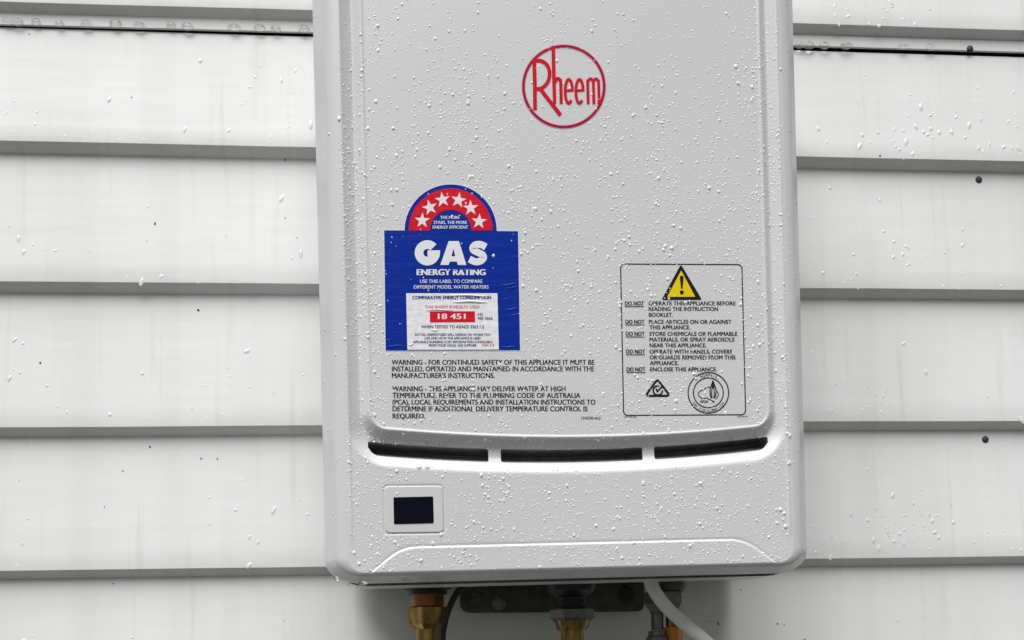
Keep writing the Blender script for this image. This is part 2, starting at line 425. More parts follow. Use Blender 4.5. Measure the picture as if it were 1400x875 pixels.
# case behind the cover, open lip at the bottom
SL, SR_ = il-OFFX, ir+OFFX+1.5
def bz_(x): return float(np.polyval(ib, x))-OFFZ
g = G()
for (d0, d1, ins, up) in [(38, 70, .6, -.4), (22, 39, 4.0, 4.0)]:      # flange, and the shadow gap in front of it
    seg = []
    for cx, cz, a0 in [(SR_-ins-28, None, -90), (SR_-ins-14, HTOP-14, 0), (SL+ins+14, HTOP-14, 90), (SL+ins+28, None, 180)]:
        r = 28 if cz is None else 14
        if cz is None: cz = bz_(cx)+up+r
        for k in range(9): a = math.radians(a0+90*k/8); seg.append((cx+r*math.cos(a), cz+r*math.sin(a)))
    m = len(seg); b = len(g.v)
    for d in (d0, d1): g.v += [(x*.001, -DEPTH+d*.001, z*.001) for x, z in seg]
    g.f += [(b+k, b+(k+1)%m, b+m+(k+1)%m, b+m+k) for k in range(m)]
    g.f += [tuple(b+m+k for k in reversed(range(m)))] if d1 > 60 else []      # open at the front, like a pressed tray
g.build('case_flange', 'heater', heater, True, 30)
g = G(); g.box((SL+6)*.001, (SR_-6)*.001, -DEPTH+.068, -.022, .010, (HTOP-6)*.001)
g.build('case', 'heater', heater)

# ---- flat print on the front: drawn as polygons on the panel, in photo pixels unprojected onto the front plane
class Print:
    def __init__(s, layer): s.g = G(); s.y = -DEPTH-.00012*layer
    def nudge(s): s.y -= .000003          # every overlapping shape on its own level
    def pt(s, x, y): a, b = hp(x, y); return (a*.001, s.y, b*.001)
    def poly(s, pts):
        s.nudge(); s.g.add([s.pt(*p) for p in pts], [tuple(reversed(range(len(pts))))])
    def stroke(s, pts, w, closed=False):
        s.nudge(); n = len(pts); L = []; Rr = []
        for i, p in enumerate(pts):
            a = pts[(i-1) % n] if (closed or i) else p; b = pts[(i+1) % n] if (closed or i < n-1) else p
            d0 = Vector((p[0]-a[0], p[1]-a[1])); d1 = Vector((b[0]-p[0], b[1]-p[1]))
            d0 = d0.normalized() if d0.length > 1e-9 else d1.normalized(); d1 = d1.normalized() if d1.length > 1e-9 else d0
            t = (d0+d1).normalized() if (d0+d1).length > 1e-6 else d0
            k = 1/max(.5, t.dot(d1)); ww = (w[i] if isinstance(w, (list, tuple)) else w)*.5*k
            L.append((p[0]-t.y*ww, p[1]+t.x*ww)); Rr.append((p[0]+t.y*ww, p[1]-t.x*ww))
        m = n if closed else n-1
        s.g.add([s.pt(*p) for p in L+Rr], [(i, (i+1) % n, n+(i+1) % n, n+i) for i in range(m)])
    def arc(s, c, r, w, a0=0, a1=360, seg=64, ry=None):
        full = abs(a1-a0) >= 360; ry = ry or r
        pts = [(c[0]+r*math.cos(math.radians(a0+(a1-a0)*k/seg)), c[1]-ry*math.sin(math.radians(a0+(a1-a0)*k/seg))) for k in range(seg+(0 if full else 1))]
        s.stroke(pts, w, full)
    def disc(s, c, r, a0=0, a1=360, seg=48):
        s.poly([(c[0]+r*math.cos(math.radians(a0+(a1-a0)*k/seg)), c[1]-r*math.sin(math.radians(a0+(a1-a0)*k/seg))) for k in range(seg+(0 if a1-a0 >= 360 else 1))])
    def text(s, txt, x0, x1, yb, cap, bold=0.0, yb1=None, rot=None):
        vs, fs, w, h = glyphs(txt)
        y1 = yb if yb1 is None else yb1
        e = bold*cap/h; k = 1 if bold == 0 else max(2, int(math.ceil(bold/.016))+1)
        for j in range(k):                       # weight: repeats set slightly apart
            s.nudge(); dx = 0 if k == 1 else -e+2*e*j/(k-1); out = []
            for (a, b) in vs:
                t = a/w; px = x0+e+(x1-x0-2*e)*t+dx; py = yb+(y1-yb)*t-b/h*cap; out.append(s.pt(px, py))
            s.g.add(out, fs)
    def arctext(s, txt, c, r, a_mid, da, cap, bold=0.0, inside=False):
        n = len(txt)
        for i, ch in enumerate(txt):
            if ch == ' ': continue
            s.nudge(); vs, fs, w, h = glyphs(ch)
            a = math.radians(a_mid+(i-(n-1)/2)*da*(1 if inside else -1)); k = cap/h
            for_x = (math.sin(a), math.cos(a)) if not inside else (-math.sin(a), -math.cos(a))
            up = (math.cos(a), -math.sin(a)) if not inside else (-math.cos(a), math.sin(a))
            bx, by = c[0]+r*math.cos(a), c[1]-r*math.sin(a)
            s.g.add([s.pt(bx+for_x[0]*(p-w/2)*k+up[0]*q*k, by+for_x[1]*(p-w/2)*k+up[1]*q*k) for p, q in vs], fs)
    def build(s, name, mat, parent): return s.g.build(name, mat, parent)
_gc = {}
def glyphs(txt):
    if txt not in _gc:
        cu = bpy.data.curves.new('t', 'FONT'); cu.body = txt; cu.size = 1; cu.resolution_u = 3; cu.fill_mode = 'FRONT'
        o = bpy.data.objects.new('t', cu); col.objects.link(o)
        me = bpy.data.meshes.new_from_object(o)
        co = [(v.co.x, v.co.y) for v in me.vertices]; fs = [tuple(p.vertices) for p in me.polygons]
        x0 = min(a for a, b in co); w = max(a for a, b in co)-x0
        co = [(a-x0, b) for a, b in co]
        bpy.data.objects.remove(o); bpy.data.curves.remove(cu); bpy.data.meshes.remove(me)
        _gc[txt] = (co, fs, max(w, 1e-3), CAPH)
    return _gc[txt]
CAPH = .70
_h = glyphs('H'); CAPH = max(b for a, b in _h[0]); _gc.clear()
def rrect(x0, y0, x1, y1, r, seg=6):
    out = []
    for cx, cy, a0 in [(x1-r,y0+r,0),(x0+r,y0+r,90),(x0+r,y1-r,180),(x1-r,y1-r,270)]:
        for k in range(seg+1): a = math.radians(a0+90*k/seg); out.append((cx+r*math.cos(a), cy-r*math.sin(a)))
    return out
def skew(pts, tl, tr, br, bl, box):
    """rectangle coordinates -> the sticker's slightly tilted corners"""
    x0, y0, x1, y1 = box; out = []
    for x, y in pts:
        u, v = (x-x0)/(x1-x0), (y-y0)/(y1-y0)
        out.append(tuple((1-v)*((1-u)*tl[i]+u*tr[i])+v*((1-u)*bl[i]+u*br[i]) for i in (0,1)))
    return out

# emblem: red lettering in a ring
LC = (770.8, 118.5)
p = Print(1); p.arc(LC, 55.2, 5.6, seg=96); lg = p.build('emblem', 'halo', heater)
lg['label'] = 'red round emblem printed on the upper panel, tall lettering in a ring'
p = Print(2); p.arc(LC, 55.2, 3.4, seg=96); p.build('ring', 'logo_dark', lg)
p = Print(2.5)
p.stroke([(730.2,80.5),(731.2,115),(731.4,150.5)], [5.2,5.4,5.2])
p.stroke(spline([(731,83.2),(739,83.2),(746.5,87.5),(750.8,96),(750.6,107),(746.5,115.5),(739.5,121),(732,121.6)]), 5.0)
p.stroke([(738.5,121.5),(750,136.5),(766.3,157.6)], [5.2,5.2,5.6])
p.stroke([(756.4,62.8),(757.0,100),(758.2,142)], [5.0,5.0,4.6])
p.stroke(spline([(758.5,113),(761.5,107.6),(765.2,109),(766.6,114),(767.2,142)]), 4.4)
for cx in (777.6, 792.2):
    p.arc((cx,125), 5.0, 4.0, 12, 312, 40, ry=16.2); p.stroke([(cx-4.2,124.2),(cx+6.8,123.2)], 3.2)
for x in (803.2, 811.0, 818.2): p.stroke([(x,109),(x+.9,142.4)], 4.0)
p.stroke(spline([(803.5,112),(806,108.2),(809,108.4),(811,113)]), 3.6); p.stroke(spline([(811.2,112),(813.5,108.2),(816.4,108.6),(818.3,113)]), 3.6)
p.stroke([(816.5,141),(823,141)], 3.6)
p.build('lettering', 'logo', lg)

# energy rating sticker
AC = (616.1, 315.3)
def arch(r, base, x0=525, x1=708.3):
    return None
p = Print(1)
outl = [(524.2,313.9), (552.2,314)]+[(AC[0]+64.2*math.cos(math.radians(a)), AC[1]-64.2*math.sin(math.radians(a))) for a in range(177, 2, -5)]+[(680.2,314.9), (709.1,315.2), (712,480), (526.2,480.3)]
p.poly(outl); el = p.build('energy_label', 'lwhite', heater); el['label'] = 'blue gas energy rating sticker with red arch of six white stars'
p = Print(2)
outl = [(525.2,315), (553.2,315.1)]+[(AC[0]+63*math.cos(math.radians(a)), AC[1]-63*math.sin(math.radians(a))) for a in range(178, 1, -4)]+[(679.2,316), (708.2,316.2), (711,479), (527.2,479.4)]
p.poly(outl); p.build('blue_field', 'blue', el)
p = Print(3)
p.poly([(AC[0]+57.4*math.cos(math.radians(a)), AC[1]-57.4*math.sin(math.radians(a))) for a in range(0, 181, 4)]+[(AC[0]+28.2*math.cos(math.radians(a)), AC[1]-28.2*math.sin(math.radians(a))) for a in range(180, -1, -5)])
p.build('red_arch', 'red', el)
for (cx, cy), rot in zip([(577.3,301.8),(587.6,284.1),(605,273.4),(626.8,274),(643.4,284.7),(655,303)], (2,-14,-8,10,-2,4)):
    p = Print(4); p.poly([(cx+(11 if k % 2 == 0 else 4.3)*math.sin(math.radians(36*k+rot)), cy-(11 if k % 2 == 0 else 4.3)*math.cos(math.radians(36*k+rot))) for k in range(10)])
    p.build('star', 'pwhite', el)
p = Print(3.5)
for t, x0, x1, y, cp, b in [('THE MORE',601.8,628.2,299.6,4.1,.02),('STARS, THE MORE',592.9,638.4,306.4,4.1,.02),('ENERGY EFFICIENT',591.6,640.2,312.9,4.1,.02),
        ('ENERGY RATING',569.6,664,376.4,8,.055),('USE THIS LABEL TO COMPARE',574.1,659.6,387.1,4.6,.01),('DIFFERENT MODEL WATER HEATERS',565.8,667.9,394.9,4.6,.01)]:
    p.text(t, x0, x1, y, cp, b)
p.arc((584.2,346), 11.3, 11.8, 42, 352, 48); p.poly([(584.5,342.6),(601.8,342.6),(601.0,351.5),(584.5,351.0)])
p.poly([(602,362.6),(613.4,330),(627.6,330),(637.6,362.6)][0:1]+[(613.4,330),(627.4,330),(637.6,362.6),(625.9,362.6),(624.7,358.0),(614.8,358.0),(613.4,362.6)])
p.stroke(spline([(664.2,338.2),(657.5,334.8),(650.5,335),(646.6,338.6),(647.6,342.4),(653.6,345.6),(659.4,348.8),(660.8,353),(657,357),(650,358.2),(641.6,354.6)]), [9.6]*81)
p.build('lettering', 'pwhite', el)
p = Print(4.3); p.poly([(617.2,350.6),(622.4,350.6),(619.9,340.2)]); p.build('letter_counter', 'blue', el)
p = Print(3.2); p.poly([(555.3,401.2),(680,401.2),(682,478.2),(557,478.4)]); p.build('white_field', 'lwhite', el)
p = Print(4.2); p.poly([(587.5,426),(649.2,425.8),(649.6,440.6),(587.8,440.9)]); p.build('red_bar', 'red', el)
p = Print(5.2); p.text('18 451', 598.5, 636.5, 436.6, 7.4, .04); p.build('lettering', 'pwhite', el)
p = Print(4.2)
for t, x0, x1, y, cp, b in [('COMPARATIVE ENERGY CONSUMPTION',563.8,671.5,409.3,4.5,.045),('MJ',653,659.5,432,3.6,.02),('PER YEAR',653.2,673.7,437.6,3.6,.02),
        ('WHEN TESTED TO AS/NZS 5263.1.2',575.8,661.5,449,4.0,.02),('ACTUAL ENERGY USED WILL DEPEND ON WHERE YOU',567,670.5,459.4,3.3,.02),
        ('LIVE AND HOW THE APPLIANCE IS USED',580.5,657,464.3,3.3,.02),('APPLIANCE RUNNING COST INFORMATION IS AVAILABLE',564.5,673,469.3,3.3,.02),
        ('FROM YOUR LOCAL GAS SUPPLIER',586,651.5,474,3.3,.02)]: p.text(t, x0, x1, y, cp, b)
p.build('lettering', 'navy', el)
p = Print(4.2); p.text('THIS RHEEM 874826LF2 USED',580.5,655.5,421.8,3.9,.01); p.build('lettering', 'inkred', el)
p = Print(4.2); p.text('370418 B',658.5,675.5,474,3.3,.01); p.build('lettering', 'inkred', el)

def crease(x0, y0, x1, y1, w, h, mat):
    """a lifted fold of the sticker film: a low lens-shaped ridge"""
    n = 14; g = G(); prof = [(-.5, 0), (-.28, .62), (0, 1), (.25, .55), (.5, 0)]
    for i in range(n+1):
        t = i/n; e = math.sin(math.pi*t)**.7; cx, cy = x0+(x1-x0)*t, y0+(y1-y0)*t+.6*math.sin(7*t+x0)
        for o_, hh in prof:
            a, b = hp(cx, cy+o_*w*e); g.v.append((a*.001, -DEPTH-.00036-.0000003-(.0003 if mat == 'lwhite' else 0)-h*.0006*hh*e, b*.001))
    m = len(prof); g.f = [(i*m+j, (i+1)*m+j, (i+1)*m+j+1, i*m+j+1) for i in range(n) for j in range(m-1)]
    g.build('crease', mat, el, True)
for a in [(617,412.8,668,413.2,3.6,.75,'lwhite'),(604,403.6,668,405.2,2.2,.45,'lwhite'),(580,424.3,622,424.0,2.0,.5,'lwhite'),(588,451.8,600,451.6,2,.4,'lwhite'),(558,472,566,471,2.4,.5,'lwhite'),
          (684,390.5,708,388,2.6,.6,'blue'),(690,394.5,708.6,392.5,2.0,.5,'blue'),(686,409.6,700,409.0,1.6,.4,'blue'),(690,423.5,709,422,2.2,.5,'blue'),(697,431.5,709.4,429.6,2,.5,'blue'),(528,473.5,553,473,2.2,.5,'blue'),(684,474.6,708,474.3,2,.5,'blue'),(598,370.2,664,368.4,1.8,.4,'blue'),(701,351.5,707.6,352,1.8,.4,'blue')]: crease(*a)

# warning text printed on the lower left of the panel
p = Print(1)
for t, x0, x1, y in [('WARNING - FOR CONTINUED SAFETY OF THIS APPLIANCE IT MUST BE',535.4,813,498.6),('INSTALLED, OPERATED AND MAINTAINED IN ACCORDANCE WITH THE',535.6,812.4,507.6),
        ("MANUFACTURER'S INSTRUCTIONS.",535.6,676.4,516.7),('WARNING - THIS APPLIANCE MAY DELIVER WATER AT HIGH',536.1,773.2,534.8),
        ('TEMPERATURE. REFER TO THE PLUMBING CODE OF AUSTRALIA',536.4,793.6,543.9),('(PCA), LOCAL REQUIREMENTS AND INSTALLATION INSTRUCTIONS TO',536.4,814.2,553),
        ('DETERMINE IF ADDITIONAL DELIVERY TEMPERATURE CONTROL IS',536.6,803.4,562.2),('REQUIRED.',536.6,581.6,572)]: p.text(t, x0, x1, y, 6.7, .027)
p.text('124230-AD',794.6,821,573.3,3.6,.02)
wt = p.build('warning_print', 'black', heater); wt['label'] = 'eight lines of black capital warning text on the lower panel'

# safety panel with frame, triangle and marks
p = Print(1)
box = (0,0,1,1)
fr = skew([(x/166, y/206) for x, y in rrect(0,0,166,206,6)], (848.4,361), (1014.2,361.8), (1019.4,567), (852.6,568), (0,0,1,1))
p.stroke(fr, 1.5, True); wl = p.build('safety_panel', 'black', heater); wl['label'] = 'black outlined safety panel with yellow warning triangle and DO NOT lines'
def rtri(a, b, c, r, seg=6):
    pts = [Vector(a), Vector(b), Vector(c)]; out = []
    for i in range(3):
        p0, p1, p2 = pts[i-1], pts[i], pts[(i+1) % 3]; u, v = (p0-p1).normalized(), (p2-p1).normalized()
        ang = u.angle(v); d = r/math.tan(ang/2); s_, e_ = p1+u*d, p1+v*d
        for k in range(seg+1): t = k/seg; out.append(tuple((1-t)**2*s_+2*t*(1-t)*p1+t*t*e_))
    return out
p = Print(1.5); p.poly(rtri((930.8,361.4),(904.2,410.2),(959.8,410.0),1.9)); tri = p.build('warning_triangle', 'black', wl)
p = Print(2.3); p.poly([(931.2,370),(912,406),(950.4,405.9)]); p.build('yellow_field', 'yellow', wl)
p = Print(3.1); p.poly([(929.2,379.0),(930.4,377.2),(932.8,377.2),(934.6,379.0),(933.0,395),(931.0,395)]); p.disc((932,400), 2.8, seg=20); p.build('exclamation_mark', 'black', wl)
p = Print(1.5)
for y, txt, x0, x1 in [(417.4,'OPERATE THIS APPLIANCE BEFORE',886.5,1005.7),(425,'READING THE INSTRUCTION',886.7,981.6),(433,'BOOKLET.',887,920),(442.6,'PLACE ARTICLES ON OR AGAINST',887,1000),
        (450.2,'THIS APPLIANCE.',887.8,943.8),(459,'STORE CHEMICALS OR FLAMMABLE',887.6,1008.2),(466.8,'MATERIALS, OR SPRAY AEROSOLS',887.8,1004),(474.8,'NEAR THIS APPLIANCE.',888,966),
        (483.3,'OPERATE WITH PANELS, COVERS',887.8,1001),(491.2,'OR GUARDS REMOVED FROM THIS',888,1005.4),(499,'APPLIANCE.',888.4,927.8),(507.5,'ENCLOSE THIS APPLIANCE.',888.7,980.2)]:
    p.text(txt, x0, x1, y, 5.3, .027)
for y, x0 in [(417.4,854.2),(442.6,855),(459,855.4),(483.3,855.9),(507.5,856.4)]:
    p.text('DO NOT', x0, x0+26, y, 5.3, .03); p.stroke([(x0,y+1.7),(x0+26,y+1.7)], .9)
p.text('124230-AA', 853, 870, 570.6, 1.9, .02); p.text('124230-AA', 1008, 1022, 570.2, 1.9, .02)
p.build('lettering', 'black', wl)
p = Print(1.6)
p.stroke(rtri((898.8,518.6),(882.2,541.2),(916.0,541.2),3.0), 2.9, True); p.arc((899.3,533.9), 6.3, 2.2, 70, 362, 40)
p.stroke([(897,531.2),(898.4,535.2),(905.6,528.4)], 2.2); p.build('compliance_mark', 'black', wl)
p = Print(1.6); BC = (968.4, 537)
p.arc(BC, 27.7, 1.5, seg=80); p.arc(BC, 20.4, 1.4, seg=64)
p.stroke(spline([(970.4,531.2),(969,529.4),(966.3,529.3),(962,532.2),(957,535),(954.6,537.8),(955.2,541),(958,543.4),(960.4,545.3),(963,544.3),(966,544.2),(969,545.6),(972.5,547.4),(975.5,548.9),(976.6,549.4)], 4), 1.1)
p.stroke(spline([(979.4,534.2),(981.4,536.6),(982.2,539.4),(980.8,542.6),(978.6,545.6)], 4), 1.1); p.disc((975.6,549.6), 1.2, seg=10)
fl = [(974.7,520.5),(976.2,525),(978.2,530),(978.9,535),(978.2,540),(977,544.4)]; p.stroke(fl, 1.6); p.stroke([(974.7*2-x, y) for x, y in fl], 1.6)
p.poly([(974.7,523.5),(976.8,529.5),(975.8,533),(974.7,530),(973.6,533),(972.7,529.5)]); p.stroke([(973.2,532),(972.8,538),(973.6,544)], 1.2); p.stroke([(976.2,532),(976.6,538),(975.8,544)], 1.2)
p.text('AGA', 956.8, 968.4, 550.6, 3.2, .06)
p.arctext('AGAMark', BC, 22.3, 88, 8.6, 3.8, .03); p.arctext('CERTIFIED NUMBER 1234', BC, 26.0, 270, 5.4, 3.0, .03, True)
p.build('approval_badge', 'black', wl)

# display: proud bezel with inset dark screen
def plate(name, outline, y0, y1, bev, mat, parent):
    n = len(outline); cx = sum(p[0] for p in outline)/n; cy = sum(p[1] for p in outline)/n
    g = G()
    for sc_, y in [(0, y0), (0, y1+bev), (bev*.35, y1+bev*.3), (bev, y1)]:
        for x, yy in outline:
            a, b = hp(x, yy); ca, cb = hp(cx, cy); k = 1-sc_*1000/max(abs(a-ca), abs(b-cb)); g.v.append(((ca+(a-ca)*k)*.001, y, (cb+(b-cb)*k)*.001))
    for r in range(3): g.f += [(r*n+k, r*n+(k+1) % n, (r+1)*n+(k+1) % n, (r+1)*n+k) for k in range(n)]
    g.f.append(tuple(3*n+k for k in range(n)))
    return g.build(name, mat, parent, True, 10)
Y0 = -DEPTH
bz_o = plate('display_bezel', skew([(x/80, y/64) for x, y in rrect(0,0,80,64,6)], (525,664.8), (605.2,664.2), (607,727.8), (526.6,728.8), (0,0,1,1)), Y0+.002, Y0-.00035, .0006, 'bezel', heater)
plate('display_screen', skew([(x/54, y/37) for x, y in rrect(0,0,54,37,1.5)], (538,680), (592.2,678.8), (593,715.4), (538.6,716.8), (0,0,1,1)), Y0, Y0-.0007, .0002, 'screen', bz_o)
p = Print(1); ln = skew([(x/84, y/68) for x, y in rrect(0,0,84,68,8)], (523.6,663.2), (606.8,662.6), (608.6,729.4), (525.2,730.4), (0,0,1,1))

# ------------------------------------------------------------------ fittings under the heater
def col_at(px, py, dep): p_ = at(px, py, -DEPTH+dep); return p_
UNDER = ROOTZ+.010
def scale_at(dep): return (DIST+dep)/F          # metres per photo pixel at that depth (close enough here)
def fitting(name, label, px, dep):
    c = col_at(px, 840, dep); e = empty(name, (c.x, c.y, 0), label, 'pipe'); return e, c
def zat(py, dep, px=700): return col_at(px, py, dep).z
# left: brass threaded union and tube
dep = .105; k = scale_at(dep)
e1, c = fitting('water_pipe', 'brass water pipe with hexagonal nut under the left end of the heater', 585.5, dep)
zz = lambda py: zat(py, dep, 585)
g = G(); g.lathe([(.020, UNDER+.002), (.020, zz(806)), (.016, zz(808)), (.016, zz(813))], (0,0,0), 24); g.build('collar', 'void', e1, True)
g = G(); prof = [(15.5*k, zz(809)), (21*k, zz(812.5))]
for i in range(6):
    y = 813+i*2.7; prof += [(22.6*k, zz(y)), (22.6*k, zz(y+1.2)), (20.4*k, zz(y+1.7)), (20.4*k, zz(y+2.4))]
g.lathe(prof, (0,0,0), 32); g.build('thread', 'copper', e1, True, 25)
g = G(); g.lathe([(25*k, zz(829.4)), (28*k, zz(831)), (28*k, zz(853)), (23*k, zz(858)), (20*k, zz(860.5))], (0,0,0), 6, math.radians(12)); g.build('hex_nut', 'brass', e1)
g = G(); g.lathe([(18*k, zz(857)), (18*k, .0)], (0,0,0), 32); g.build('tube', 'brass', e1, True)
# middle: black tap body, union nuts, two-tone tube
e2, c = fitting('water_pipe', 'brass water pipe below the black coupling at the middle of the heater', 782, dep)
zz = lambda py: zat(py, dep, 782)
g = G(); g.lathe([(33*k, UNDER+.002), (34*k, zz(800)), (32*k, zz(808)), (26*k, zz(813)), (19*k, zz(817)), (19*k, zz(831))], (0,0,0), 32); g.build('coupling', 'void', e2, True)
g = G(); prof = []
for i in range(5): y = 820+i*2.4; prof += [(20.6*k, zz(y)), (20.6*k, zz(y+1)), (19.2*k, zz(y+1.5)), (19.2*k, zz(y+2.2))]
g.lathe(prof, (0,0,0), 32); g.build('thread', 'void', e2, True, 25)
g = G(); g.lathe([(28*k, zz(832)), (31*k, zz(834)), (31*k, zz(845)), (24*k, zz(851)), (23*k, zz(859)), (19*k, zz(861))], (0,0,0), 6, math.radians(0)); g.build('hex_nut', 'nickel', e2)
g = G(); g.lathe([(24.5*k, zz(848)), (23*k, zz(855)), (20*k, zz(861.5))], (0,0,0), 32); g.build('flare', 'brass', e2, True)
g = G(); g.lathe([(15.5*k, zz(858)), (15.5*k, .0)], (0,0,0), 32); g.build('tube', 'brass', e2, True)
# right: galvanised gas fitting with orange sleeve
dep = .095; k = scale_at(dep)
e3, c = fitting('gas_pipe', 'galvanised gas fitting behind the white hose, with an orange sleeve below', 911, dep)
zz = lambda py: zat(py, dep, 911)
g = G(); prof = [(18*k, UNDER+.002), (18*k, zz(795))]
for i in range(5): y = 795+i*2.6; prof += [(19.5*k, zz(y)), (19.5*k, zz(y+1.1)), (17.6*k, zz(y+1.6)), (17.6*k, zz(y+2.4))]
g.lathe(prof, (10*k,0,0), 32); g.build('thread', 'galv', e3, True, 25)
g = G(); g.lathe([(28*k, zz(809.5)), (30*k, zz(811.5)), (30*k, zz(825)), (22*k, zz(836)), (22*k, zz(838))], (-2*k,0,0), 6, math.radians(8)); g.build('hex_nut', 'galv', e3)
g = G(); g.lathe([(8.5*k, zz(836)), (8.5*k, zz(861))], (-13*k,0,0), 24); g.lathe([(11*k, zz(862)), (13*k, zz(863)), (13*k, zz(869)), (16*k, zz(870.5)), (16*k, .0)], (-13*k,0,0), 24); g.build('test_point', 'galv', e3, True)
g = G(); g.lathe([(9*k, zz(836)), (9*k, zz(859))], (8*k,0,0), 24); g.build('tube', 'brass', e3, True)
g = G(); g.lathe([(12*k, zz(857.5)), (13.5*k, zz(859)), (13.5*k, .0)], (9*k,0,0), 8, .3); g.build('sleeve', 'orange', e3, True, 25)
# white hose
pts = [at(884,770,-DEPTH+.075), at(887,790,-DEPTH+.07), at(896,810,-DEPTH+.066), at(913,832,-DEPTH+.062), at(936,853,-DEPTH+.058), at(964,876,-DEPTH+.056), at(1000,912,-DEPTH+.06), at(1030,965,-DEPTH+.07), at(1045,1040,-DEPTH+.08)]
g = G(); g.tube(spline(pts, 8)+[(pts[-1].x+.005, pts[-1].y, .0)], 9.2*scale_at(.062), 18); hz = g.build('drain_hose', 'hose', None, True, 60)
tag(hz, 'white plastic hose curving down to the right from the heater underside', 'hose')
# black cable
pts = [at(643,775,-DEPTH+.09), at(634,797,-DEPTH+.088), at(622,815,-DEPTH+.086), at(614,832,-DEPTH+.084), at(608,852,-DEPTH+.084), at(605,880,-DEPTH+.085), at(605,960,-DEPTH+.09)]
g = G(); g.tube(spline(pts, 8)+[(pts[-1].x, pts[-1].y, .0)], 4.2*scale_at(.085), 12); cb = g.build('power_cable', 'cable', None, True, 60)
tag(cb, 'black electric cable hanging beside the left brass pipe', 'cable')
# steel mounting bracket on the wall
YB = -.016
def bk(px, py): q_ = at(px, py, YB); return q_.x, q_.z
br = empty('mounting_bracket', (bk(750,840)[0], 0, bk(750,840)[1]), 'dark steel mounting plate on the wall below the heater, between the pipes', 'bracket')
bx0, bz0 = br.location.x, br.location.z
out = [bk(*q_) for q_ in [(629,770)]+[(629,826),(630,830),(633,834.5),(638,837),(644,838)]+[(870,836),(876,835),(879,832),(880.5,828),(880.5,770)]]
g = G(); n = len(out)
for y in (YB, YB+.0025): g.v += [(x-bx0, y, z-bz0) for x, z in out]
g.f = [tuple(range(n)), tuple(n+k_ for k_ in reversed(range(n)))]+[(k_, (k_+1) % n, n+(k_+1) % n, n+k_) for k_ in range(n)]
g.build('plate', 'plate', br)
g = G(); a = bk(750,770); b = bk(750,800); g.box(bk(640,800)[0]-bx0, bk(870,800)[0]-bx0, YB+.0025, -.004, b[1]-bz0-.02, a[1]-bz0); g.build('spacer', 'dark', br)
for px, py, r in [(650,820,.0085), (855,812,.0075)]:
    x, z = bk(px, py); vs = []; seg = 24
    for rr, y in [(r, YB), (r, YB-.0012), (r*.86, YB-.0016), (r*.8, YB-.0006), (0.0001, YB-.0006)]:
        for k_ in range(seg): vs.append((x-bx0+rr*math.cos(2*math.pi*k_/seg), y, z-bz0+rr*math.sin(2*math.pi*k_/seg)))
    mesh_obj('knockout', vs, [(i*seg+k_, i*seg+(k_+1)%seg, (i+1)*seg+(k_+1)%seg, (i+1)*seg+k_) for i in range(4) for k_ in range(seg)], 'plate' if px < 700 else 'void', br, True, 35)
x, z = bk(682, 825); vs = []
for rr, y in [(.0065, YB), (.0065, YB-.002), (.0045, YB-.004), (.001, YB-.005)]:
    for k_ in range(20): vs.append((x-bx0+rr*math.cos(2*math.pi*k_/20), y, z-bz0+rr*math.sin(2*math.pi*k_/20)))
mesh_obj('screw', vs, [(i*20+k_, i*20+(k_+1)%20, (i+1)*20+(k_+1)%20, (i+1)*20+k_) for i in range(3) for k_ in range(20)]+[tuple(60+k_ for k_ in range(20))], 'galv', br, True, 35)

